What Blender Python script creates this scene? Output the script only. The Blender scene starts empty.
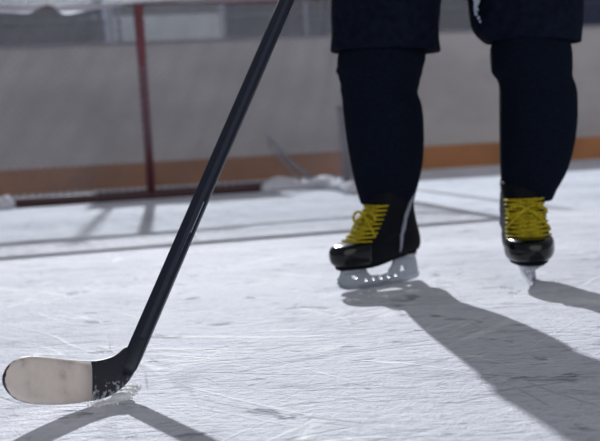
import bpy, bmesh, math, random
from mathutils import Vector, Matrix
random.seed(7)
C = bpy.context.scene.collection
PI = math.pi

# ------------------------------------------------------------------ camera
FPX, CH = 1050.0, 0.33
PITCH, ROLL = math.atan(80.5/FPX), math.radians(3.15)
F = Vector((0, math.cos(PITCH), -math.sin(PITCH)))
R0 = Vector((1, 0, 0)); U0 = Vector((0, math.sin(PITCH), math.cos(PITCH)))
R = R0*math.cos(ROLL) - U0*math.sin(ROLL)
U = U0*math.cos(ROLL) + R0*math.sin(ROLL)
CAM = Vector((0, 0, CH))
cd = bpy.data.cameras.new('camera'); cam = bpy.data.objects.new('camera', cd); C.objects.link(cam)
m = Matrix.Identity(4)
for i in range(3):
    m[i][0] = R[i]; m[i][1] = U[i]; m[i][2] = -F[i]; m[i][3] = CAM[i]
cam.matrix_world = m
cd.sensor_width = 36; cd.lens = FPX/600*36
cd.dof.use_dof = True; cd.dof.focus_distance = 1.48; cd.dof.aperture_fstop = 5.8
cd.clip_end = 300
bpy.context.scene.camera = cam

def ray(px, py):
    return F*FPX + R*(px-300) + U*(220.5-py)
def at(px, py, Y):            # world point seen at a pixel, at depth Y
    d = ray(px, py); return CAM + d*(Y/d.y)
def ground(px, py, z=0.0):
    d = ray(px, py); return CAM + d*((z-CH)/d.z)

# ------------------------------------------------------------------ materials
def mat(name, col, rough=0.6, metal=0.0, noise=0.0, nscale=30.0, bump=0.0, spec=0.5, emit=None, alpha=None, trans=0.0):
    mt = bpy.data.materials.new(name); mt.use_nodes = True
    nt = mt.node_tree; b = nt.nodes['Principled BSDF']
    b.inputs['Base Color'].default_value = (*col, 1); b.inputs['Roughness'].default_value = rough
    b.inputs['Metallic'].default_value = metal; b.inputs['Specular IOR Level'].default_value = spec
    b.inputs['Transmission Weight'].default_value = trans
    if alpha is not None: b.inputs['Alpha'].default_value = alpha
    if noise > 0 or bump > 0:
        tc = nt.nodes.new('ShaderNodeTexCoord')
        n = nt.nodes.new('ShaderNodeTexNoise'); n.inputs['Scale'].default_value = nscale; n.inputs['Detail'].default_value = 5
        nt.links.new(tc.outputs['Object'], n.inputs['Vector'])
        if noise > 0:
            r = nt.nodes.new('ShaderNodeValToRGB')
            r.color_ramp.elements[0].position = .3; r.color_ramp.elements[1].position = .7
            r.color_ramp.elements[0].color = (*[c*(1-noise) for c in col], 1)
            r.color_ramp.elements[1].color = (*[min(1, c*(1+noise)) for c in col], 1)
            nt.links.new(n.outputs['Fac'], r.inputs['Fac']); nt.links.new(r.outputs['Color'], b.inputs['Base Color'])
        if bump > 0:
            bp = nt.nodes.new('ShaderNodeBump'); bp.inputs['Strength'].default_value = bump; bp.inputs['Distance'].default_value = .004
            nt.links.new(n.outputs['Fac'], bp.inputs['Height']); nt.links.new(bp.outputs['Normal'], b.inputs['Normal'])
    return mt

def lin(r, g, b):
    f = lambda c: (c/255/12.92) if c/255 <= .04045 else ((c/255+.055)/1.055)**2.4
    return (f(r), f(g), f(b))

M = dict(
    cloth=mat('navy_cloth', (.0050, .0078, .0175), .9, noise=.35, nscale=60, bump=.5, spec=.05),
    sock=mat('navy_knit', (.0050, .0076, .0155), .95, noise=.3, nscale=220, bump=.8, spec=.03),
    skin=mat('skin', (.45, .28, .2), .55, noise=.1),
    boot=mat('black_boot', (.0045, .0055, .009), .7, spec=.10, noise=.2, nscale=80, bump=.15),
    cap=mat('glossy_cap', (.002, .003, .005), .17, spec=.38),
    silver=mat('silver_trim', (.22, .24, .30), .4, metal=.2),
    holder=mat('holder_plastic', (.36, .40, .46), .35, noise=.12, nscale=40),
    steel=mat('steel', (.42, .45, .50), .25, metal=.9, noise=.2, nscale=200),
    lace=mat('yellow_lace', (.40, .32, .014), .85, noise=.45, nscale=260, bump=.5, spec=.2),
    carbon=mat('carbon_shaft', (.0065, .0105, .024), .38, noise=.25, nscale=150, spec=.4),
    carbon2=mat('carbon_highlight', (.015, .021, .042), .4, noise=.2, nscale=150, spec=.6),
    grayprint=mat('grey_print', (.30, .34, .42), .4),
    red=mat('red_pipe', (.16, .035, .048), .5, noise=.15, nscale=15),
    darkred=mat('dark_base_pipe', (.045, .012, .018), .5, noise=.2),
    pad=mat('white_canvas', (.62, .62, .68), .85, noise=.12, nscale=20, bump=.3),
    cord=mat('net_cord', (.23, .23, .27), .8, noise=.1),
    cap_rail=mat('board_cap', (.20, .20, .24), .5, noise=.1),
    kick=mat('kickplate', (.30, .125, .045), .6, noise=.35, nscale=1.6),
    dark=mat('dark_navy_seat', (.008, .015, .056), .8, noise=.3, nscale=4),
    darker=mat('hall_wall', (.028, .031, .050), .9, noise=.3, nscale=.6),
    pale=mat('pale_panel', (.50, .51, .55), .6, noise=.15, nscale=4),
    post=mat('stanchion', (.20, .21, .26), .4, metal=.5),
    helmet=mat('helmet_shell', (.01, .012, .02), .2),
    snow=mat('snow', (.90, .92, .95), .9, noise=.08, nscale=60, bump=.6),
)

def boards_material():
    mt = bpy.data.materials.new('scuffed_white_boards'); mt.use_nodes = True
    nt = mt.node_tree; b = nt.nodes['Principled BSDF']; N = nt.nodes.new; L = nt.links.new
    tc = N('ShaderNodeTexCoord')
    mp = N('ShaderNodeMapping'); mp.inputs['Scale'].default_value = (.9, .9, 1.4); L(tc.outputs['Object'], mp.inputs['Vector'])
    n = N('ShaderNodeTexNoise'); n.inputs['Scale'].default_value = 1.6; n.inputs['Detail'].default_value = 4; L(mp.outputs[0], n.inputs['Vector'])
    r = N('ShaderNodeValToRGB'); r.color_ramp.elements[0].position = .3; r.color_ramp.elements[1].position = .7
    r.color_ramp.elements[0].color = (.31, .295, .30, 1); r.color_ramp.elements[1].color = (.44, .42, .425, 1)
    L(n.outputs['Fac'], r.inputs['Fac']); L(r.outputs['Color'], b.inputs['Base Color'])
    b.inputs['Roughness'].default_value = .45
    return mt
M['boards'] = boards_material()
def canvas_material():
    mt = bpy.data.materials.new('backlit_canvas'); mt.use_nodes = True
    nt = mt.node_tree; b = nt.nodes['Principled BSDF']; N = nt.nodes.new; L = nt.links.new
    b.inputs['Base Color'].default_value = (.8, .8, .85, 1); b.inputs['Roughness'].default_value = .9
    t = N('ShaderNodeBsdfTranslucent'); t.inputs[0].default_value = (.93, .93, .97, 1)
    x = N('ShaderNodeMixShader'); x.inputs[0].default_value = .68
    L(b.outputs[0], x.inputs[1]); L(t.outputs[0], x.inputs[2]); L(x.outputs[0], nt.nodes['Material Output'].inputs[0])
    return mt
M['canvas'] = canvas_material()

def tape_material():
    mt = bpy.data.materials.new('worn_pale_tape'); mt.use_nodes = True
    nt = mt.node_tree; b = nt.nodes['Principled BSDF']; N = nt.nodes.new; L = nt.links.new
    tc = N('ShaderNodeTexCoord')
    n = N('ShaderNodeTexNoise'); n.inputs['Scale'].default_value = 38; n.inputs['Detail'].default_value = 7; L(tc.outputs['Object'], n.inputs['Vector'])
    r = N('ShaderNodeValToRGB'); e = r.color_ramp.elements
    e[0].position = .28; e[0].color = (.50, .44, .41, 1); e[1].position = .62; e[1].color = (.80, .71, .65, 1)
    e2 = e.new(.45); e2.color = (.73, .645, .59, 1)
    L(n.outputs['Fac'], r.inputs['Fac']); L(r.outputs['Color'], b.inputs['Base Color'])
    mp = N('ShaderNodeMapping'); mp.inputs['Rotation'].default_value = (0, .25, .7); L(tc.outputs['Object'], mp.inputs['Vector'])
    w = N('ShaderNodeTexWave'); w.inputs['Scale'].default_value = 16; w.inputs['Distortion'].default_value = .6; L(mp.outputs[0], w.inputs['Vector'])
    bp = N('ShaderNodeBump'); bp.inputs['Strength'].default_value = .12; bp.inputs['Distance'].default_value = .002
    L(w.outputs['Fac'], bp.inputs['Height']); L(bp.outputs[0], b.inputs['Normal'])
    b.inputs['Roughness'].default_value = .8
    return mt
M['tape'] = tape_material()

def speckle_material():
    mt = bpy.data.materials.new('black_heel_with_snow_flecks'); mt.use_nodes = True
    nt = mt.node_tree; b = nt.nodes['Principled BSDF']; N = nt.nodes.new; L = nt.links.new
    geo = N('ShaderNodeNewGeometry')
    n = N('ShaderNodeTexNoise'); n.inputs['Scale'].default_value = 170; n.inputs['Detail'].default_value = 3; L(geo.outputs['Position'], n.inputs['Vector'])
    sep = N('ShaderNodeSeparateXYZ'); L(geo.outputs['Position'], sep.inputs[0])
    mr = N('ShaderNodeMapRange'); mr.inputs['From Min'].default_value = .004; mr.inputs['From Max'].default_value = .034
    mr.inputs['To Min'].default_value = .16; mr.inputs['To Max'].default_value = -.12; L(sep.outputs['Z'], mr.inputs['Value'])
    ad = N('ShaderNodeMath'); ad.operation = 'ADD'; L(n.outputs['Fac'], ad.inputs[0]); L(mr.outputs[0], ad.inputs[1])
    r = N('ShaderNodeValToRGB'); e = r.color_ramp.elements
    e[0].position = .56; e[0].color = (.012, .014, .022, 1); e[1].position = .72; e[1].color = (.45, .47, .52, 1)
    L(ad.outputs[0], r.inputs['Fac']); L(r.outputs['Color'], b.inputs['Base Color'])
    b.inputs['Roughness'].default_value = .5
    return mt
M['heel'] = speckle_material()

def ice_material():
    mt = bpy.data.materials.new('skated_ice'); mt.use_nodes = True
    nt = mt.node_tree; b = nt.nodes['Principled BSDF']; N = nt.nodes.new; L = nt.links.new
    tc = N('ShaderNodeTexCoord')
    def mapping(rz, sx, sy, off=0):
        a = N('ShaderNodeMapping'); a.inputs['Rotation'].default_value = (0, 0, rz); L(tc.outputs['Object'], a.inputs['Vector'])
        c = N('ShaderNodeMapping'); c.inputs['Scale'].default_value = (sx, sy, 1); c.inputs['Location'].default_value = (off, off*1.7, 0)
        L(a.outputs[0], c.inputs['Vector']); return c.outputs[0]
    def noise(vec, sc, det=4, rough=.55, dist=0):
        n = N('ShaderNodeTexNoise'); n.inputs['Scale'].default_value = sc; n.inputs['Detail'].default_value = det
        n.inputs['Roughness'].default_value = rough; n.inputs['Distortion'].default_value = dist; L(vec, n.inputs['Vector']); return n.outputs['Fac']
    def math_(op, a, c, clamp=False):
        x = N('ShaderNodeMath'); x.operation = op; x.use_clamp = clamp
        for i, v in enumerate((a, c)):
            if isinstance(v, (int, float)): x.inputs[i].default_value = v
            elif v is not None: L(v, x.inputs[i])
        return x.outputs[0]
    def mrange(v, a, c, d=0., e=1.):
        x = N('ShaderNodeMapRange'); x.inputs['From Min'].default_value = a; x.inputs['From Max'].default_value = c
        x.inputs['To Min'].default_value = d; x.inputs['To Max'].default_value = e; L(v, x.inputs['Value']); return x.outputs[0]
    # skate cuts: thin contour lines of strongly stretched noise, broken up by a mask
    cuts = None
    for rz, sx, sy, width, ms, thr, off in ((.15, .9, 7, .016, 2.2, .50, 0), (-.28, .8, 8, .015, 2.6, .50, 5.3), (.62, 1.1, 6, .014, 3.0, .53, 11.1),
                                        (-.9, 1.0, 7, .016, 3.0, .55, 3.7), (1.35, .9, 7, .016, 2.4, .57, 8.8), (.02, 2.2, 14, .03, 4.5, .52, 14.2)):
        v = mapping(rz, sx, sy, off)
        n = noise(v, 1.6, 1, .4)
        d = math_('ABSOLUTE', math_('SUBTRACT', n, .5), None)
        line = mrange(d, 0, width, 1, 0)
        k = mrange(noise(mapping(rz, 1, 1.6, off+2), ms, 2), thr, thr+.07)
        c = math_('MULTIPLY', line, k, True)
        cuts = c if cuts is None else math_('MAXIMUM', cuts, c)
    patches = mrange(noise(mapping(.1, 1.0, 2.0, 4), 4.2, 5, .62, .4), .56, .74)     # chipped darker ice
    flakes = noise(mapping(.1, 1, 1.5), 42, 4, .65)
    grain = noise(mapping(0, 1, 1), 160, 3, .7)
    big = noise(mapping(.2, .6, 1.1, 9), 1.3, 3)
    ramp = N('ShaderNodeValToRGB'); e = ramp.color_ramp.elements
    e[0].position = .3; e[0].color = (.60, .61, .69, 1); e[1].position = .65; e[1].color = (.82, .83, .90, 1)
    L(big, ramp.inputs['Fac'])
    def mix(fac, c1, c2col):
        x = N('ShaderNodeMix'); x.data_type = 'RGBA'; L(fac, x.inputs['Factor']); L(c1, x.inputs[6])
        x.inputs[7].default_value = (*c2col, 1); return x.outputs[2]
    dashes = mrange(noise(mapping(.12, 1.0, 1.25, 31), 10, 4, .6, .5), .62, .68)
    dashes2 = mrange(noise(mapping(-.2, .7, 1.6, 17), 24, 4, .65, .3), .60, .70)
    wl = None
    for rz, sx, sy, off in ((.9, .9, 7, 41), (-1.0, .9, 7, 47), (.35, .9, 8, 53)):
        n_ = noise(mapping(rz, sx, sy, off), 1.3, 1, .4)
        l_ = math_('MULTIPLY', mrange(math_('ABSOLUTE', math_('SUBTRACT', n_, .5), None), 0, .012, 1, 0), mrange(noise(mapping(rz, 1, 1.6, off+2), 2.4, 2), .52, .6), True)
        wl = l_ if wl is None else math_('MAXIMUM', wl, l_)
    col = mix(math_('MULTIPLY', patches, .45), ramp.outputs[0], (.36, .38, .45))
    col = mix(math_('MULTIPLY', dashes, .75), col, (.25, .26, .32))
    col = mix(math_('MULTIPLY', dashes2, .45), col, (.30, .31, .37))
    col = mix(math_('MULTIPLY', mrange(flakes, .54, .74), .6), col, (.40, .42, .50))
    col = mix(math_('MULTIPLY', cuts, .34), col, (.25, .27, .33))
    white = mrange(noise(mapping(-.3, 1.3, 2.2, 20), 9, 4, .7), .60, .74)
    col = mix(math_('MULTIPLY', white, .7), col, (.95, .96, 1.0))
    col = mix(math_('MULTIPLY', wl, .8), col, (.97, .98, 1.0))
    L(col, b.inputs['Base Color'])
    b.inputs['Roughness'].default_value = .75; b.inputs['Specular IOR Level'].default_value = .12
    h = math_('ADD', math_('MULTIPLY', flakes, .9), math_('MULTIPLY', grain, .42))
    h = math_('SUBTRACT', h, math_('MULTIPLY', cuts, .22))
    h = math_('SUBTRACT', h, math_('MULTIPLY', patches, .25))
    h = math_('ADD', h, math_('MULTIPLY', white, .25))
    h = math_('ADD', h, math_('MULTIPLY', wl, .2))
    h = math_('SUBTRACT', h, math_('MULTIPLY', dashes, .45))
    bp = N('ShaderNodeBump'); bp.inputs['Strength'].default_value = .8; bp.inputs['Distance'].default_value = .009
    L(h, bp.inputs['Height']); L(bp.outputs[0], b.inputs['Normal'])
    return mt
M['ice'] = ice_material()

# ------------------------------------------------------------------ helpers
def obj(name, bm, m, parent=None, smooth=True, subsurf=0, bevel=0.0):
    me = bpy.data.meshes.new(name)
    if isinstance(bm, bmesh.types.BMesh):
        bmesh.ops.recalc_face_normals(bm, faces=bm.faces[:])
        bm.to_mesh(me); bm.free()
    else:
        me = bm
    for p in me.polygons: p.use_smooth = smooth
    me.materials.clear(); me.materials.append(m)
    o = bpy.data.objects.new(name, me); C.objects.link(o)
    if parent: o.parent = parent
    if bevel:
        bv = o.modifiers.new('bevel', 'BEVEL'); bv.width = bevel; bv.segments = 2; bv.limit_method = 'ANGLE'
    if subsurf:
        s = o.modifiers.new('sub', 'SUBSURF'); s.levels = subsurf; s.render_levels = subsurf
    return o
def tag(o, label, cat, group=None, kind=None):
    if label: o['label'] = label
    if cat: o['category'] = cat
    if group: o['group'] = group
    if kind: o['kind'] = kind
    return o
def empty(name, loc=(0, 0, 0), rz=0, parent=None):
    o = bpy.data.objects.new(name, None); C.objects.link(o); o.location = loc; o.rotation_euler = (0, 0, rz)
    o.empty_display_size = .05
    if parent: o.parent = parent
    return o
def loft(rings, close=True, caps=True, bm=None):
    bm = bm or bmesh.new()
    vs = [[bm.verts.new(p) for p in r] for r in rings]
    n = len(vs[0])
    for a, b in zip(vs[:-1], vs[1:]):
        for i in range(n if close else n-1):
            j = (i+1) % n
            bm.faces.new((a[i], a[j], b[j], b[i]))
    if caps and close:
        bm.faces.new(vs[0][::-1]); bm.faces.new(vs[-1])
    return bm
def tube(pts, r, bm=None, seg=8, flat=1.0, closed=False):
    bm = bm or bmesh.new()
    pts = [Vector(p) for p in pts]; rings = []; n = len(pts)
    for i, p in enumerate(pts):
        if closed: t = pts[(i+1) % n]-pts[i-1]
        else: t = pts[min(i+1, n-1)]-pts[max(i-1, 0)]
        t.normalize()
        up = Vector((0, 0, 1)) if abs(t.z) < .9 else Vector((0, 1, 0))
        a = t.cross(up).normalized(); b = a.cross(t)
        rr = r[i] if isinstance(r, (list, tuple)) else r
        rings.append([p + a*math.cos(k*2*PI/seg)*rr + b*math.sin(k*2*PI/seg)*rr*flat for k in range(seg)])
    if closed: rings.append(rings[0])
    if closed:
        vs = [[bm.verts.new(q) for q in rg] for rg in rings[:-1]]
        for i in range(n):
            A, B = vs[i], vs[(i+1) % n]
            for k in range(seg):
                bm.faces.new((A[k], A[(k+1) % seg], B[(k+1) % seg], B[k]))
        return bm
    return loft(rings, bm=bm)
def box(bm, c, s, rot=None):
    r = bmesh.ops.create_cube(bm, size=1)
    for v in r['verts']:
        p = Vector((v.co.x*s[0], v.co.y*s[1], v.co.z*s[2]))
        if rot: p = rot @ p
        v.co = p + Vector(c)
    return bm
def bez(pts, n=24):             # Catmull-Rom through points
    pts = [Vector(p) for p in pts]; out = []
    P = [pts[0]*2-pts[1]] + pts + [pts[-1]*2-pts[-2]]
    segs = len(pts)-1; per = max(2, n//segs)
    for i in range(segs):
        a, b, c, d = P[i:i+4]
        for k in range(per):
            t = k/per
            out.append(.5*((2*b)+(c-a)*t+(2*a-5*b+4*c-d)*t*t+(3*b-a-3*c+d)*t**3))
    out.append(pts[-1]); return out

# ------------------------------------------------------------------ setting: ice, boards, glass, hall
bm = bmesh.new()
box(bm, (0, 8, -.05), (60, 60, .1))
tag(obj('floor', bm, M['ice'], smooth=False), None, None, kind='structure')

bl, br = ground(50, 193), ground(590, 159.5)
bdir = (br-bl).normalized(); bnorm = Vector((bdir.y, -bdir.x, 0))     # towards the camera
if bnorm.y > 0: bnorm = -bnorm
brot = Matrix((bdir, -bnorm, Vector((0, 0, 1)))).transposed()
mid = bl + bdir*((0-bl.x)/bdir.x)
def along(s, off, z): return mid + bdir*s - bnorm*off + Vector((0, 0, z))
bh = 1.215
print('boards depth', mid.y, 'dir', bdir)
bm = bmesh.new(); box(bm, along(0, .06, bh/2), (24, .10, bh-.0), brot)
wb = tag(obj('wall_rink_boards', bm, M['boards'], smooth=False), None, None, kind='structure')
bm = bmesh.new(); box(bm, along(0, .005, .105), (24, .02, .21), brot)
tag(obj('baseboard_kickplate', bm, M['kick'], smooth=False), None, None, kind='structure')
bm = bmesh.new(); box(bm, along(0, .06, bh+.012), (24, .13, .024), brot)
tag(obj('trim_board_cap', bm, M['cap_rail'], smooth=False), None, None, kind='structure')
# protective glass
gm = bpy.data.materials.new('rink_glass'); gm.use_nodes = True
nt = gm.node_tree; nt.nodes.clear()
o_ = nt.nodes.new('ShaderNodeOutputMaterial'); t_ = nt.nodes.new('ShaderNodeBsdfTransparent'); g_ = nt.nodes.new('ShaderNodeBsdfGlossy'); x_ = nt.nodes.new('ShaderNodeMixShader')
t_.inputs[0].default_value = (.93, .95, .96, 1); g_.inputs['Roughness'].default_value = .05; x_.inputs[0].default_value = .03
nt.links.new(t_.outputs[0], x_.inputs[1]); nt.links.new(g_.outputs[0], x_.inputs[2]); nt.links.new(x_.outputs[0], o_.inputs[0])
k = 0
xs = [-7.94+i*1.62 for i in range(11)]
for i in range(10):
    a, b_ = xs[i], xs[i+1]; k += 1
    bm = bmesh.new(); box(bm, along((a+b_)/2, .06, bh+.024+.8), (b_-a-.04, .012, 1.6), brot)
    w = obj('window_%d' % k, bm, gm, smooth=False); w['kind'] = 'structure'
for i in range(11):
    bm = bmesh.new(); box(bm, along(xs[i], .06, bh+.024+.81), (.04, .05, 1.62), brot)
    o = obj('trim_%d' % (i+1), bm, M['post'], smooth=False, bevel=.006); o['kind'] = 'structure'
# far hall wall
bm = bmesh.new(); box(bm, (0, 42, 3.0), (90, .3, 6.0))
tag(obj('wall_back', bm, M['darker'], smooth=False), None, None, kind='structure')

# bleachers behind the boards
def bleacher(s0, s1, label):
    c = along((s0+s1)/2, 1.6, 0)
    t = empty('bleacher', c, math.atan2(bdir.y, bdir.x)); tag(t, label, 'bleacher', 'bleachers behind the boards')
    w_ = (s1-s0)
    for r_ in range(4):
        bm = bmesh.new(); box(bm, (0, r_*.75, .62+r_*.21), (w_, .06, 1.25+r_*.42)); obj('riser', bm, M['dark'], t, False)
        bm = bmesh.new(); box(bm, (0, r_*.75+.2, 1.28+r_*.42), (w_, .42, .05)); obj('bench_plank', bm, M['post'] if False else M['dark'], t, False, bevel=.01)
    for sx in (-1, 1):
        for r_ in range(3):
            bm = bmesh.new(); box(bm, (sx*(w_/2-.1), .5+r_*.75, .7+r_*.21), (.06, .06, 1.4+r_*.42)); obj('support_leg', bm, M['post'], t, False)
X_ = lambda px: (at(px, 40, mid.y).x - mid.x)/bdir.x
bleacher(X_(-260), X_(117), 'dark navy stepped bleacher behind the boards, left of the pale panel')
bleacher(X_(238), X_(470), 'dark navy stepped bleacher behind the boards, right of the pale panel')
bleacher(X_(474), X_(820), 'dark navy stepped bleacher behind the boards at the far right')
t = empty('partition_panel', along((X_(120)+X_(235))/2, .75, 0), math.atan2(bdir.y, bdir.x))
tag(t, 'pale grey partition panel standing behind the boards, between two dark bleachers', 'panel')
pw = X_(235)-X_(120)
zt = at(175, 18, mid.y+.8).z
bm = bmesh.new(); box(bm, (0, 0, zt/2), (pw, .05, zt)); obj('panel_sheet', bm, M['pale'], t, False)
bm = bmesh.new(); box(bm, (0, 0, zt+.3), (pw, .04, .6)); obj('upper_sheet', bm, mat('grey_sheet', (.10, .105, .135), .7, noise=.1), t, False)
for sx in (-1, 1):
    bm = bmesh.new(); box(bm, (sx*pw/2, 0, zt/2+.3), (.05, .07, zt+.6)); obj('panel_post', bm, M['post'], t, False)

# ------------------------------------------------------------------ hockey goal
gc = ground(152, 199)
GB = math.radians(15)
goal = empty('hockey_goal', gc, GB)
tag(goal, 'red framed ice hockey goal with pale netting in front of the boards', 'hockey goal')
print('goal', gc)
GH, GW, GR, TD, RD = 1.19, 1.10, 1.16, .55, 1.1     # height, front half width, rear half width
z0 = .03
for sx in (-1, 1):
    obj('goalpost', tube([(sx*GW, -RD, 0), (sx*GW, -RD, GH)], .030, seg=16), M['red'], goal)
obj('crossbar', tube([(-GW, -RD, GH), (GW, -RD, GH)], .030, seg=16), M['red'], goal)
def base_curve(n=60):
    out = [Vector((-GW, -RD, z0))]
    pts = [(-GW, -RD, z0), (-GR-.03, -.62, z0), (-GR, -.25, z0), (-GR+.22, -.03, z0), (-.55, 0.0, z0), (0, 0.0, z0),
           (.55, 0.0, z0), (GR-.22, -.03, z0), (GR, -.25, z0), (GR+.03, -.62, z0), (GW, -RD, z0)]
    return bez(pts, n)
def top_curve(n=60):
    y = -RD+TD
    pts = [(-GW, -RD, GH), (-GW-.01, -RD+.28, GH), (-GW+.12, y-.04, GH), (-.6, y+.02, GH), (-.0, y, GH),
           (.6, y+.02, GH), (GW-.12, y-.04, GH), (GW+.01, -RD+.28, GH), (GW, -RD, GH)]
    return bez(pts, n)
BC = base_curve(80); TC = top_curve(80)
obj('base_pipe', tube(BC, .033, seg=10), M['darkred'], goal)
obj('top_rear_pipe', tube(TC, .018, seg=10), M['red'], goal)
obj('centre_stanchion', tube([(0, 0, z0), (-.075, -RD+TD, GH)], .028, seg=12), M['red'], goal)

def resample(P, n):
    L = [0]
    for a, b in zip(P[:-1], P[1:]): L.append(L[-1]+(b-a).length)
    out = []
    for i in range(n):
        s = L[-1]*i/(n-1); j = 0
        while j < len(L)-2 and L[j+1] < s: j += 1
        f = (s-L[j])/max(1e-9, L[j+1]-L[j]); out.append(P[j].lerp(P[j+1], f))
    return out
# netting: cords knotted into a diamond mesh, hung slack from the top pipe to the base pipe
nb = bmesh.new()
NC, NR = 96, 26
Bq, Tq = resample(BC, NC), resample(TC, NC)
def netpt(i, j):
    t = j/NR; p = Tq[i].lerp(Bq[i], t)
    s = math.sin(PI*t)*.05
    q = Vector((p.x, p.y-s*.6, p.z))
    q.x += .008*math.sin(i*1.3+j*.7); q.y += .02*math.sin(i*.31+j*.2)
    q.z -= .012*math.sin(i*.4)*math.sin(PI*t)
    return q
cr = .0028
for j in range(0, NR+1):
    pass
for i in range(NC):
    for dirn in (1, -1):
        if True:
            pts = []; ii = i
            for j in range(NR+1):
                if not (0 <= ii < NC): break
                pts.append(netpt(ii, j)); ii += dirn
            if len(pts) > 1: tube(pts, cr, nb, seg=3)
for j in range(1, NR+1):         # diagonals that start on the side edges
    for i0, dirn in ((0, 1), (NC-1, -1)):
        pts = []; ii = i0
        for jj in range(j, NR+1):
            pts.append(netpt(ii, jj)); ii += dirn
        if len(pts) > 1: tube(pts, cr, nb, seg=3)
obj('rear_net', nb, M['cord'], goal)
nb = bmesh.new()                 # roof netting
for i in range(1, 44):
    x = -GW + i*2*GW/44
    ys = -RD+TD-.01
    tube([(x, -RD, GH), (x, -RD+TD/2, GH-.015), (x, ys, GH)], cr, nb, seg=3)
for i in range(1, 11):
    y = -RD + i*TD/11
    tube([(-GW+.0, y, GH-.008), (0, y, GH-.014), (GW, y, GH-.008)], cr, nb, seg=3)
obj('top_net', nb, M['cord'], goal)
# gathered net folds at the right rear corner
nb = bmesh.new()
for a, b_ in (((.74, -.24, .36), (1.05, -.1, .06)), ((.73, -.25, .33), (1.0, -.06, .05)), ((.76, -.24, .34), (1.08, -.14, .06))):
    tube(bez([a, ((a[0]+b_[0])/2+.02, (a[1]+b_[1])/2-.02, (a[2]+b_[2])/2-.05), b_], 8), .007, nb, seg=6)
obj('net_fold', nb, M['cord'], goal); nb = bmesh.new()
for dx in (-.015, .0, .014):
    tube(bez([(1.06+dx, -.80, .52), (1.08+dx*.6, -.78, .3), (1.09+dx*1.4, -.76, .06)], 8), .009, nb, seg=6)
obj('net_fold', nb, M['cord'], goal)
# white skirt pad at both ends of the base
for sx in (-1, 1):
    rr = [q for q in resample(BC, 81) if q.x*sx > (.76 if sx > 0 else .94)]
    if sx > 0: pass
    nb = bmesh.new(); rings = []
    for n_, q in enumerate(rr):
        inward = Vector((-q.x, -.7-q.y, 0)).normalized()
        hgt = .045 + .018*math.sin(n_*.9)
        c0 = q + inward*.035
        rings.append([c0+Vector((0, 0, -.025)), c0+inward*.09+Vector((0, 0, -.028)), c0+inward*.075+Vector((0, 0, .012)),
                      c0+inward*.03+Vector((0, 0, hgt)), c0+inward*-.005+Vector((0, 0, hgt-.01))])
    loft(rings, bm=nb); obj('skirt_pad', nb, M['pad'], goal)
# white canvas hanging under the top rear pipe, in two uneven swags
def to_goal(p):
    return Matrix.Rotation(-GB, 4, 'Z') @ (p-gc)
nb = bmesh.new(); rings = []
swag = [(-70, 9), (-30, 10), (0, 12), (18, 13), (30, 14), (38, 8), (46, 4), (54, 6), (62, 15), (72, 14), (90, 10), (110, 7), (130, 4), (150, 1.5), (170, -1), (200, -3)]
for n_, (px, py) in enumerate(swag):
    A_ = to_goal(CAM); D_ = Matrix.Rotation(-GB, 3, 'Z') @ ray(px, py)
    lo = A_ + D_*((-RD+TD-.03-A_.y)/D_.y)
    xx = lo.x; top = GH+.02
    z = min(lo.z, GH+.012)
    dy = .015*math.sin(n_*1.7)
    rings.append([(xx, lo.y+dy, z), (xx, lo.y-.014+dy*.5, z*.7+top*.3), (xx, lo.y-.02, (z+top)/2), (xx, lo.y-.006, top+.01), (xx, lo.y+.012, top+.03)])
loft(rings, close=False, bm=nb); obj('top_canvas', nb, M['canvas'], goal, subsurf=1)

# ------------------------------------------------------------------ hockey stick
stick = empty('hockey_stick', ground(118, 397))
tag(stick, 'dark navy ice hockey stick with pale taped blade, heel resting on the ice', 'hockey stick')
S0 = ground(118, 397)
def sobj(name, bm, m, parent=stick, root=stick, **k):
    o = obj(name, bm, m, parent, **k)
    return o
def loc(p): return p - S0
def Dblade(px, py):
    return S0.y - .001 - (118-px)*.00125 + (398-py)*.00035
topE = [(3.2, 377), (5, 370), (10, 362.5), (18, 357.5), (30, 355.2), (45, 356.2), (60, 358.4), (75, 360), (90, 361), (100, 359.8), (110, 357.2), (115, 355), (122, 350.5), (128, 342)]
botE = [(3.2, 383), (5, 389), (10, 396), (18, 401.2), (30, 404.2), (45, 405.2), (60, 405), (75, 403.6), (90, 401.6), (100, 399.8), (110, 396.8), (119, 391), (129.5, 381.5), (137, 368)]
def blade_mesh(i0, i1, th, inset=0.0, xcut=None):
    bm = bmesh.new(); rings = []
    seq = []
    for k in range(i0, i1+1):
        seq.append((topE[k], botE[k]))
    for (tx, ty), (bx_, by) in seq:
        front, back = [], []
        for s in range(9):
            u = s/8
            px = tx+(bx_-tx)*u; py = ty+inset+(by-inset-ty-inset)*u
            e = math.sin(PI*u)**.4*.5+.5
            P = at(px, py, Dblade(px, py)) - S0
            n = Vector((-.62, -.78, .1)).normalized()
            nn = Vector((.72, -.69, .05)).normalized()   # the face turned to the camera
            front.append(P + nn*th/2*e); back.append(P - nn*th/2*e)
        rings.append(front + back[::-1])
    return loft(rings, bm=bm)
blade = sobj('blade', blade_mesh(0, 13, .009), M['heel'], subsurf=1)
tp = blade_mesh(0, 8, .0105, inset=1.0)
bmesh.ops.translate(tp, verts=tp.verts, vec=(0, 0, 0))
for v in tp.verts:               # leave the dark toe rim showing
    c = at(48, 381, Dblade(48, 381))-S0
    if v.co.x < c.x: v.co.x = c.x+(v.co.x-c.x)*.975
tape = sobj('blade_tape', tp, M['tape'], parent=blade); tape['label'] = 'pale worn cloth tape on the blade'

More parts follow.
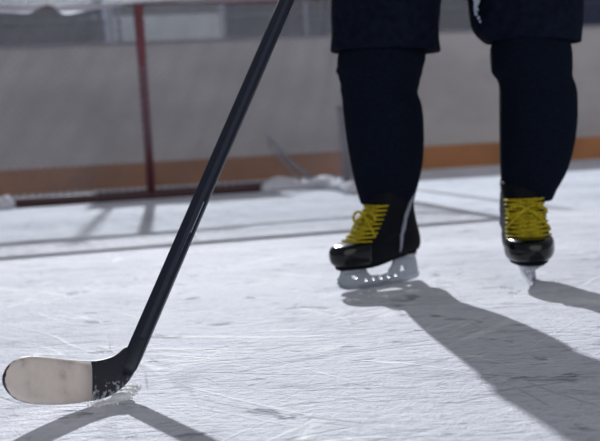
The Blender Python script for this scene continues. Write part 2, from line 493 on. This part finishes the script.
# shaft: from the heel up to the hands
Sb = at(126.5, 372, S0.y+.012); St = at(288.5, -4, S0.y+.47)
sd = (St-Sb).normalized(); Stop = Sb + sd*1.22
side = sd.cross(Vector((0, -1, .25))).normalized(); fr = side.cross(sd).normalized()
if side.x < 0: side = -side
def shaft_ring(p, w, d):
    out = []
    for k in range(16):
        a = 2*PI*k/16; ca, sa = math.cos(a), math.sin(a)
        e = .32
        out.append(p - S0 + side*math.copysign(abs(ca)**e, ca)*w/2 + fr*math.copysign(abs(sa)**e, sa)*d/2)
    return out
bm = bmesh.new()
L_ = (Stop-Sb).length
rings = [shaft_ring(Sb+sd*s, w, d) for s, w, d in ((-.004, .016, .005), (.010, .0225, .010), (.03, .0235, .016), (.08, .0232, .018), (.3, .0232, .0185), (.6, .0235, .0185), (L_, .0235, .0185))]
loft(rings, bm=bm)
shaft = sobj('shaft', bm, M['carbon'], subsurf=0)
# the shaft's highlight, painted as a lighter strip, and its small print
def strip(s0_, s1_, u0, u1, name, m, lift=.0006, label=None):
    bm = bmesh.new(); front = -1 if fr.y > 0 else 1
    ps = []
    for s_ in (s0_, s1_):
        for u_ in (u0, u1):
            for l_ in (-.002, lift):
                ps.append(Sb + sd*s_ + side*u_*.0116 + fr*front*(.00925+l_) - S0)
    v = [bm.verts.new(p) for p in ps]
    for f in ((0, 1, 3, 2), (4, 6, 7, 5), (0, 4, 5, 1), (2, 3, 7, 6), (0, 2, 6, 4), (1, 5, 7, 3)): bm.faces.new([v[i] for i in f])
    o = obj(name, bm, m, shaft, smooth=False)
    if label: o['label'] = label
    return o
strip(.05, L_-.05, -.02, .52, 'highlight_stripe', M['carbon2'], label='slightly lighter stripe along the shaft, a painted highlight')
d_of = lambda py: ((at(126.5+(372-py)*.431, py, S0.y+.012+(372-py)*.458/376)) - Sb).length
strip(d_of(242), d_of(212), .60, .70, 'shaft_print', M['grayprint'], label='thin light grey printed line')
strip(d_of(308), d_of(240), .46, .52, 'shaft_print', M['grayprint'].copy(), label='fine grey printed line')

# knob of tape at the butt end
bm = tube([Stop-S0-sd*.13, Stop-S0-sd*.02, Stop-S0+sd*.01], [.0155, .0155, .019], seg=12)
sobj('grip_tape', bm, M['sock'])

# ------------------------------------------------------------------ ice hockey player
g1 = ground(382, 285.5); g2 = ground(527, 281)
print('feet', g1, g2, 'stick', S0, Stop)
PC = Vector((.5*(g1.x+g2.x), .5*(g1.y+g2.y)+.05, 0))
player = empty('hockey_player', PC)
tag(player, 'person in navy hockey pants and socks standing on skates with yellow laces', 'person')
def pl(p): return Vector(p)-PC

# body: one continuous skinned figure inside the clothing
def skinned(name, verts, edges, radii, root, m, parent, levels=2):
    me = bpy.data.meshes.new(name); me.from_pydata([tuple(v) for v in verts], edges, []); me.update()
    o = bpy.data.objects.new(name, me); C.objects.link(o); o.parent = parent
    sk = o.modifiers.new('skin', 'SKIN'); sk.use_smooth_shade = True
    for i, r in enumerate(radii):
        d = me.skin_vertices[0].data[i]; d.radius = r if isinstance(r, tuple) else (r, r); d.use_root = (i == root)
    s = o.modifiers.new('sub', 'SUBSURF'); s.levels = levels; s.render_levels = levels
    dg = bpy.context.evaluated_depsgraph_get(); dg.update()
    nm = bpy.data.meshes.new_from_object(o.evaluated_get(dg)); o.modifiers.clear(); o.data = nm
    for p in nm.polygons: p.use_smooth = True
    nm.materials.clear(); nm.materials.append(m)
    return o
hip = Vector((PC.x+.01, PC.y+.06, .86))
sho = Vector((PC.x-.02, PC.y-.06, 1.34))
grip_lo = Sb + sd*.88 ; grip_hi = Sb + sd*1.15
hL = grip_hi; hR = grip_lo
k1 = at(382, 60, g1.y+.01); k2 = at(529, 60, g2.y+.01)
a1 = at(387, 195, g1.y+.03); a2 = at(528, 190, g2.y+.04)
V = [hip, hip+Vector((-.09, 0, -.03)), hip+Vector((.09, 0, -.03)), k1, k2, a1, a2,
     hip+Vector((0, -.02, .22)), sho, sho+Vector((0, 0, .12)), sho+Vector((0, -.02, .22)), sho+Vector((0, -.03, .33)),
     sho+Vector((-.18, 0, .03)), sho+Vector((.18, 0, .03))]
eR = sho+Vector((-.27, .02, -.27)); eL = sho+Vector((.27, -.05, -.26))
def perp(e, h):
    v = e-h; v = v - sd*v.dot(sd); return v.normalized()
oR, oL = perp(eR, hR), perp(eL, hL)
V += [eR, hR+oR*.10, eL, hL+oL*.10, a1+Vector((-.045, -.035, -.06)), a2+Vector((0, -.06, -.07))]
E = [(0, 1), (0, 2), (1, 3), (2, 4), (3, 5), (4, 6), (0, 7), (7, 8), (8, 9), (9, 10), (10, 11), (8, 12), (8, 13), (12, 14), (14, 15), (13, 16), (16, 17), (5, 18), (6, 19)]
Rr = [.13, .085, .085, .055, .055, .030, .030, .13, .15, .055, .075, .06, .06, .06, .042, .028, .042, .028, .022, .022]
body = skinned('body', [pl(v) for v in V], E, Rr, 0, M['skin'], player)
# jersey and arms
E2 = [(0, 1), (1, 2), (2, 3), (2, 4), (3, 5), (5, 6), (4, 7), (7, 8)]
V2 = [hip+Vector((0, 0, .03)), hip+Vector((0, -.02, .24)), sho+Vector((0, 0, -.01)), sho+Vector((-.19, 0, .02)), sho+Vector((.19, 0, .02)), eR, hR+oR*.15, eL, hL+oL*.15]
skinned('jersey', [pl(v) for v in V2], E2, [(.20, .15), (.19, .15), (.20, .15), .10, .10, .075, .055, .075, .055], 0, M['cloth'], player)
# head details: helmet, face
hc = sho+Vector((0, -.05, .29))
bm = bmesh.new(); bmesh.ops.create_uvsphere(bm, u_segments=20, v_segments=14, radius=1)
for v in bm.verts:
    x, y, z = v.co; v.co = pl(hc+Vector((x*.078, y*.095-.008, z*.118-.02*(z < 0)*abs(z))))
head = obj('head', bm, M['skin'], player)
bm = bmesh.new()
bmesh.ops.create_cone(bm, cap_ends=True, segments=8, radius1=.016, radius2=.006, depth=.05, matrix=Matrix.Translation(pl(hc+Vector((0, -.105, -.01)))))
obj('nose', bm, M['skin'], head, subsurf=1)
for sx in (-1, 1):
    bm = bmesh.new(); bmesh.ops.create_uvsphere(bm, u_segments=10, v_segments=8, radius=.012, matrix=Matrix.Translation(pl(hc+Vector((sx*.032, -.088, .012)))))
    obj('eye', bm, M['holder'], head)
bm = tube([pl(hc+Vector((x, -.098+abs(x)*.3, -.055))) for x in (-.025, -.01, .01, .025)], .004); obj('mouth', bm, M['darkred'], head)
bm = bmesh.new(); bmesh.ops.create_uvsphere(bm, u_segments=24, v_segments=16, radius=1)
bmesh.ops.delete(bm, geom=[v for v in bm.verts if v.co.z < -.25 or (v.co.z < .18 and v.co.y < -.55)], context='VERTS')
for v in bm.verts:
    x, y, z = v.co; v.co = pl(hc+Vector((x*.105, y*.125, z*.115+.035)))
h_ = obj('helmet', bm, M['helmet'], player); h_.modifiers.new('s', 'SOLIDIFY').thickness = .008
# gloves gripping the shaft
def glove(c, d, out):
    r_ = bmesh.new()
    out = out.normalized(); x = d.normalized(); up = out.cross(x).normalized()
    rings = []
    for s, w, h in ((0, .02, .02), (.015, .034, .042), (.05, .042, .05), (.08, .04, .046), (.10, .046, .044), (.125, .058, .056), (.14, .054, .052)):
        p = c + out*(.018+s)
        rings.append([pl(p + x*math.cos(a)*h + up*math.sin(a)*w*.75) for a in [2*PI*k/12 for k in range(12)]])
    loft(rings, bm=r_); g = obj('glove', r_, M['cloth'], player, subsurf=1)
    for k in range(4):
        off = x*(.034-.022*k); pts = []
        for q in range(7):
            a = -1.9+q*.62
            pts.append(pl(c + off + (out*-math.cos(a)*-1*.0 + (out*math.cos(a)+up*math.sin(a))*(.028-.001*k))))
        obj('finger', tube(bez(pts, 18), .0105, seg=8), M['cloth'], g)
    pts = [pl(c + x*.04 + out*.03 - up*.02), pl(c+x*.055+out*.005-up*.03), pl(c+x*.05-out*.022-up*.016)]
    obj('thumb', tube(bez(pts, 8), .011, seg=8), M['cloth'], g)
glove(hR, sd, oR); glove(hL, sd, oL)

# outline rows read off the figure: (row, left, right), widened into rounded rings
def limb_rings(rows, depth, ratio, seg=28, fold=0.0, lean=0.0, ph=0.0):
    rings = []
    for n_, (py, xl, xr) in enumerate(rows):
        a, b_ = at(xl, py, depth), at(xr, py, depth)
        c = (a+b_)/2; w = (b_-a).length/2
        c.y = depth + lean*(c.z-.2)
        rg = []
        for k in range(seg):
            t = 2*PI*k/seg
            rr = 1 + fold*math.sin(5*t+ph+n_*.8)*.5 + fold*.5*math.sin(11*t+n_*1.9)
            ca, sa = math.cos(t), math.sin(t)
            if abs(ca) > .95: rr = 1
            rg.append(pl(Vector((c.x + ca*w*rr, c.y + sa*w*ratio*rr, c.z - ca*w*rr*.055*0 + (a.z-b_.z)*-.5*ca))))
        rings.append(rg)
    return rings
leg1 = [(206, 361, 412), (203, 360.5, 413), (198, 358.5, 415), (190, 356.5, 416.5), (180, 353.5, 419.5), (165, 350.5, 422.5), (150, 347.5, 423.5), (130, 344.5, 423.5), (112, 342.5, 422.5),
        (101, 341.5, 420), (95, 341, 416.8), (90, 339, 416.8), (86, 340.5, 418.5), (80, 338, 419), (75, 337.5, 421), (72, 334, 421.5), (68, 336.5, 422), (60, 336, 425), (50, 339, 424), (36, 346, 418)]
leg2 = [(202, 504, 552), (198, 503.5, 553), (194, 502.5, 554.5), (187, 501.5, 557.5), (175, 500.5, 565), (160, 499.5, 570), (145, 499, 573), (125, 498.5, 575.5), (108, 498.3, 575.5), (92, 498, 575),
        (84, 497.5, 572.5), (79, 495.5, 570), (74, 490, 569), (68, 489, 569.5), (60, 488.5, 569), (50, 487.5, 569), (38, 492, 565), (26, 498, 560)]
for rows, g in ((leg1, g1), (leg2, g2)):
    rg = limb_rings(rows, g.y+.045, .95, fold=.02, lean=-.08)
    obj('hockey_sock', loft(rg), M['sock'], player, subsurf=1)
# pants: two flared legs and the seat joined above them
p1 = [(54, 331, 440), (50, 329.5, 441.5), (46, 330, 440.5), (35, 331, 439), (22, 330.5, 440), (8, 330, 441), (-20, 331, 444), (-60, 338, 452), (-110, 350, 462)]
p2 = [(44, 486, 581), (41, 484, 581.5), (37, 478, 581.5), (27, 470.5, 582.5), (12, 469, 583.5), (-5, 467, 584.5), (-30, 463, 584), (-65, 456, 580), (-110, 448, 572)]
bm = bmesh.new()
for rows, g, ph in ((p1, g1, 0), (p2, g2, 1.4)):
    rg = limb_rings(rows, g.y+.03, .92, fold=.03, lean=.02, ph=ph)
    c = sum((Vector(q) for q in rg[0]), Vector())/len(rg[0])
    inner = [c + (Vector(q)-c)*.90 + Vector((0, 0, .03)) for q in rg[0]]
    loft([inner]+rg, bm=bm)
rings = []
for z, w, d in ((.70, .16, .11), (.76, .215, .15), (.84, .225, .165), (.93, .205, .155), (1.02, .185, .14)):
    f = (z-.7)/.32
    rings.append([pl(Vector((hip.x+.0+math.cos(t)*w, hip.y-.03+math.sin(t)*d, z))) for t in [2*PI*k/28 for k in range(28)]])
loft(rings, bm=bm)
obj('hockey_pants', bm, M['cloth'], player, subsurf=1)
# small crest-like pale print at the inner edge of the pants leg
nb = bmesh.new()
for (px, py, r_) in ((470.5, 2, 1.3), (472.5, 5, 2.6), (474, 3.5, 1.8), (471.5, 9, 1.8), (473, 12, 1.5), (472, 16, 1.4), (474.5, 20, 1.2), (476, 23.5, .9), (470.8, 13, 1.0)):
    c = pl(at(px+.6, py, g2.y-.0)); c.y -= .045
    s = r_/440
    vs = []
    for k in range(6):
        a = k*PI/3+.3; q = c+Vector((math.cos(a)*s, -.35*math.cos(a)*s, math.sin(a)*s*1.2)); vs.append(q)
    loft([[v+Vector((.003, .02, 0)) for v in vs], [v+Vector((-.001, -.003, 0)) for v in vs]], bm=nb)
o = obj('pants_print', nb, M['grayprint'], player, smooth=False); o['label'] = 'small pale broken print on the inner edge of the pants'

# ------------------------------------------------------------------ skates
ZS = .062                         # underside of the boot
# rows: z, heel x, toe x, half width front, half width back
BOOT = [(0.000, -.122, .138, .034, .028), (.004, -.132, .150, .041, .033), (.014, -.137, .158, .0465, .035), (.030, -.139, .160, .0485, .036), (.044, -.136, .158, .048, .0355), (.052, -.134, .152, .0465, .035),
        (.057, -.132, .138, .045, .035), (.061, -.130, .112, .0445, .035), (.070, -.127, .090, .043, .035), (.090, -.121, .066, .041, .035), (.108, -.116, .046, .0395, .0355),
        (.130, -.112, .028, .039, .037), (.150, -.113, .014, .0395, .039), (.172, -.118, .006, .041, .041), (.190, -.122, .004, .042, .042)]
def boot_at(z):
    for a, b_ in zip(BOOT[:-1], BOOT[1:]):
        if a[0] <= z <= b_[0]:
            f = (z-a[0])/(b_[0]-a[0]); return [a[i]+(b_[i]-a[i])*f for i in range(5)]
    return list(BOOT[-1] if z > 0 else BOOT[0])
def lift(x):
    u = min(1, max(0, (.075-x)/.17)); return .019*u*u*(3-2*u)
def outline(row, n=40, grow=0.0):
    z, xb, xf, wf, wb = row; pts = []
    L = xf-xb; cx = (xf+xb)/2
    for k in range(n):
        t = 2*PI*k/n; ca, sa = math.cos(t), math.sin(t)
        x = cx + math.copysign(abs(ca)**.82, ca)*(L/2+grow)
        u = (x-xb)/L; u = min(1, max(0, u))
        w = wb+(wf-wb)*min(1, u*1.5)
        waist = 1 - .10*math.exp(-((u-.42)/.16)**2)*(z < .06)
        y = math.copysign(abs(sa)**.72, sa)*(w*waist+grow)
        pts.append(Vector((x, y, z+ZS+lift(x))))
    return pts
def fillcurve(polys, th, bev=.001):
    cu = bpy.data.curves.new('c', 'CURVE'); cu.dimensions = '2D'; cu.fill_mode = 'BOTH'; cu.extrude = max(0.0002, th/2-bev); cu.bevel_depth = bev; cu.bevel_resolution = 1
    for poly in polys:
        sp = cu.splines.new('POLY'); sp.points.add(len(poly)-1); sp.use_cyclic_u = True
        for i, (x, y) in enumerate(poly): sp.points[i].co = (x, y, 0, 1)
    t = bpy.data.objects.new('t', cu); C.objects.link(t)
    dg = bpy.context.evaluated_depsgraph_get(); dg.update()
    me = bpy.data.meshes.new_from_object(t.evaluated_get(dg)); bpy.data.objects.remove(t)
    me.transform(Matrix.Rotation(PI/2, 4, 'X'))      # curve XY -> XZ
    return me
def ell(cx, cz, rx, rz, n=16, rot=0):
    return [(cx+math.cos(2*PI*k/n)*rx*math.cos(rot)-math.sin(2*PI*k/n)*rz*math.sin(rot), cz+math.cos(2*PI*k/n)*rx*math.sin(rot)+math.sin(2*PI*k/n)*rz*math.cos(rot)) for k in range(n)]
def front_x(z, y, grow):
    r = boot_at(z); L = r[2]-r[1]; w = r[3]+grow
    return (r[1]+r[2])/2 + (L/2+grow)*max(0, 1-min(1, abs(y)/w)**(2/.72))**.41
def make_skate(loc_, yaw, roll, pitch=0.0, sc=(1, 1, 1)):
    s = empty('ice_skate', loc_, yaw, player)
    s.rotation_euler = (roll, pitch, yaw); s.scale = sc
    bm = loft([outline(r) for r in BOOT]); boot = obj('boot', bm, M['boot'], s, subsurf=1)
    # glossy toe cap
    rings = []
    for z in (.000, .004, .014, .030, .044, .052, .057, .0605):
        r = boot_at(z); pts = [p for p in outline(r, 80, .0022)]
        pts = [p for p in pts if p.x > .070]
        pts.sort(key=lambda p: math.atan2(p.y, p.x-.065))
        pts = resample(pts, 21)
        rings.append([p + Vector((0, 0, .0015)) for p in pts])
    rings.append([Vector((.073+(p.x-.073)*.5, p.y*.55, ZS+.0655)) for p in rings[-1]])
    bm = loft(rings, close=False, caps=False)
    cap = obj('toe_cap', bm, M['cap'], s, subsurf=1); cap.modifiers.new('s', 'SOLIDIFY').thickness = .002
    cap['label'] = 'glossy black toe cap'
    # sole plate
    bm = loft([outline((z, -.124, .146, .037, .030), grow=g_) for z, g_ in ((-.006, -.004), (-.003, .0), (.003, .001))])
    obj('sole', bm, M['boot'], s)
    # tongue
    rings = []
    for z in (.085, .105, .13, .150, .165, .178):
        r = boot_at(min(z, .19)); xf = r[2]; w = .024
        if z > .19: xf = .010+(z-.19)*.35
        rings.append([Vector((xf+.003-abs(y)**2*9+dx, y, z+ZS+lift(xf))) for dx, sgn in ((0, 1), (-.008, -1)) for y in [sgn*w*q for q in (-1, -.6, -.2, .2, .6, 1)]])
    obj('tongue', loft(rings), M['boot'], s, subsurf=1)
    # silver trim sweeping from the ankle to the heel
    for sy in (-1, 1):
        bm = bmesh.new(); pts = []
        for u in range(11):
            f = u/10; z = .158-.145*f; r = boot_at(z)
            x = -.095 + .03*math.sin(f*PI)+.065*f*f
            uu = (x-r[1])/(r[2]-r[1]); ca = (x-(r[1]+r[2])/2)/((r[2]-r[1])/2)
            sa = math.sqrt(max(.02, 1-min(1, abs(ca)**(1/.82))**2))
            w = r[4]+(r[3]-r[4])*min(1, uu*1.5); waist = 1-.10*math.exp(-((uu-.42)/.16)**2)*(z < .06)
            pts.append((x, sy*(w*waist*sa**.72+.001), z+ZS+lift(x)))
        tube(pts, [.003+.003*math.sin(f/10*PI) for f in range(11)], bm, seg=8); tr = obj('heel_trim', bm, M['silver'], s); tr['label'] = 'silver curved trim'
    # laces
    bm = bmesh.new(); NL = 9; rows = [.064+.0100*k for k in range(NL)]
    rnd = random.Random(5)
    for k, z in enumerate(rows):
        w = .92*(boot_at(z)[3])
        tube([Vector((front_x(z, w*q, .004)+rnd.uniform(0, .002), w*q, z+ZS+lift(front_x(z, 0, 0))+rnd.uniform(-.001, .001))) for q in (-1, -.8, -.55, -.25, 0, .25, .55, .8, 1)], rnd.uniform(.0032, .0044), bm, seg=6, flat=.7)
        if k < NL-1:
            z2 = rows[k+1]
            for sg in (-1, 1):
                pts = []
                for q in [i/8 for i in range(9)]:
                    y = sg*w*(1-2*q); zz = z+(z2-z)*q
                    pts.append(Vector((front_x(zz, y, .0085), y, zz+ZS+lift(front_x(zz, 0, 0)))))
                tube(pts, rnd.uniform(.0026, .0038), bm, seg=6, flat=.7)
    z = rows[-3]
    base = Vector((front_x(z, 0, .014), 0, z+ZS+lift(front_x(z, 0, 0))))
    for sg in (-1, 1):
        lp = [base, base+Vector((.006, sg*.018, .010)), base+Vector((.004, sg*.036, -.002)), base+Vector((.004, sg*.032, -.018)), base+Vector((.008, sg*.014, -.008)), base]
        tube(bez(lp, 20), .0036, bm, seg=6)
        te = [base, base+Vector((.010, sg*.014, -.012)), base+Vector((.012, sg*.030, -.030)), base+Vector((.010, sg*.042, -.052))]
        tube(bez(te, 12), .0034, bm, seg=6)
    bmesh.ops.create_icosphere(bm, subdivisions=1, radius=.007, matrix=Matrix.Translation(base))
    lc = obj('lace', bm, M['lace'], s); lc['label'] = 'yellow laces criss-crossed up the instep'
    # blade holder with its big arch opening and row of holes
    Z = ZS-.004
    ZR = Z+.017
    outer = [(-.116, ZR), (-.122, ZR-.012), (-.126, ZR-.026), (-.130, .026), (-.126, .018), (-.11, .0145), (0, .0135), (.11, .0145), (.135, .018), (.146, .026), (.148, .034), (.140, Z-.016), (.136, Z-.006), (.132, Z),
             (.062, Z+.001), (.056, Z-.008), (.050, Z-.018), (.038, Z-.027), (.006, Z-.029), (-.024, Z-.025), (-.040, Z-.010), (-.047, Z+.004), (-.050, ZR-.002)]
    holes = [ell(x, .0222, .0078, .0048) for x in (-.048, -.022, .004, .030, .056)] + [[(-.088, .030), (-.062, .030), (-.068, .046), (-.080, .046)], ell(.095, .034, .012, .005, rot=.25)]
    me = fillcurve([outer]+holes, .008, .0008)
    hd = obj('blade_holder', me, M['holder'], s, smooth=False); hd['label'] = 'pale grey plastic blade holder'
    for cx, w_, dz in ((.10, .036, 0), (-.086, .034, .0165)):
        bm = loft([[Vector((cx+math.cos(t)*w_*a, math.sin(t)*b_, z)) for t in [2*PI*k/20 for k in range(20)]] for z, a, b_ in ((ZS-.003+dz, 1, .030), (ZS-.009+dz, .98, .024), (ZS-.018+dz, .92, .008))])
        obj('holder_flange', bm, M['holder'], s)
    me = fillcurve([[(-.136, .022), (-.134, .010), (-.12, .0035), (-.08, .001), (0, .0), (.08, .001), (.12, .0035), (.143, .012), (.152, .026), (.146, .030), (.135, .020), (.11, .016), (0, .015), (-.11, .016), (-.126, .020)]], .0035, .0004)
    obj('runner', me, M['steel'], s, smooth=False)
    return s
# first skate turned towards the lower left, second one pointing at the camera
def yaw_to(v): return math.atan2(v.y, v.x)
t1, h1 = ground(334, 290), ground(417, 278)
y1 = math.atan2(-.62, -.80)
s1 = make_skate(pl(g1+Vector((.0, .0, 0))), y1, 0, sc=(.84, .95, .84))
s2 = make_skate(pl(g2), math.atan2(-1, -.10), 0, sc=(.84, 1.10, .84))

# ------------------------------------------------------------------ snow shavings
def shavings(name, centres, n, spread, size, label, mounds=0):
    bm = bmesh.new(); rnd = random.Random(len(centres)*11+n)
    for k in range(n):
        c = rnd.choice(centres)
        x = rnd.gauss(0, spread); y = rnd.gauss(0, spread*1.1)
        r_ = size*rnd.uniform(.35, 1.1)
        res = bmesh.ops.create_icosphere(bm, subdivisions=1, radius=r_, matrix=Matrix.Translation((c.x+x, c.y+y, r_*.3)))
        for v in res['verts']:
            v.co += Vector((rnd.uniform(-1, 1), rnd.uniform(-1, 1), rnd.uniform(-.6, .6)))*r_*.4
    for c in centres[:mounds]:
        res = bmesh.ops.create_icosphere(bm, subdivisions=3, radius=1, matrix=Matrix.Translation((0, 0, 0)))
        for v in res['verts']:
            d = v.co.copy(); k_ = 1+.25*math.sin(d.x*9+c.x*70)*math.sin(d.y*8+d.z*5)
            v.co = Vector((c.x+d.x*.013*k_, c.y+d.y*.013*k_, d.z*.0065*k_))
    o = obj(name, bm, M['snow']); tag(o, label, 'snow', kind='stuff'); return o
shavings('snow_shavings', [ground(x, y) for x, y in ((128, 392), (124, 396), (120, 398), (131, 389), (112, 402), (126, 394), (100, 404))], 900, .0055, .0019, 'crumbs of snow shaved up around the heel of the hockey stick', mounds=4)
shavings('snow_shavings', [ground(x, y) for x, y in ((352, 300), (384, 296), (410, 291), (512, 293), (508, 288))], 160, .009, .0018, 'crumbs of snow shaved up beside the skate blades')

# ------------------------------------------------------------------ light
def lamp(name, loc_, energy, radius, col):
    l = bpy.data.lights.new(name, 'POINT'); l.energy = energy; l.shadow_soft_size = radius; l.color = col
    o = bpy.data.objects.new(name, l); C.objects.link(o); o.location = loc_; return o
lamp('arena_floodlight', (-5.0, 39, 19.0), 92000, .28, (.93, .96, 1.0))
fl = bpy.data.lights.new('rink_fill', 'SUN'); fl.energy = .70; fl.angle = math.radians(50); fl.color = (1.0, .97, .95)
fo = bpy.data.objects.new('rink_fill', fl); C.objects.link(fo); fo.rotation_euler = Vector((.25, -1, .42)).to_track_quat('Z', 'Y').to_euler()
w = bpy.data.worlds.new('world'); bpy.context.scene.world = w; w.use_nodes = True
w.node_tree.nodes['Background'].inputs[0].default_value = (.86, .90, 1.0, 1); w.node_tree.nodes['Background'].inputs[1].default_value = .23
sc = bpy.context.scene
sc.view_settings.view_transform = 'Standard'; sc.view_settings.look = 'None'
sc.view_settings.exposure = 0; sc.view_settings.gamma = 1
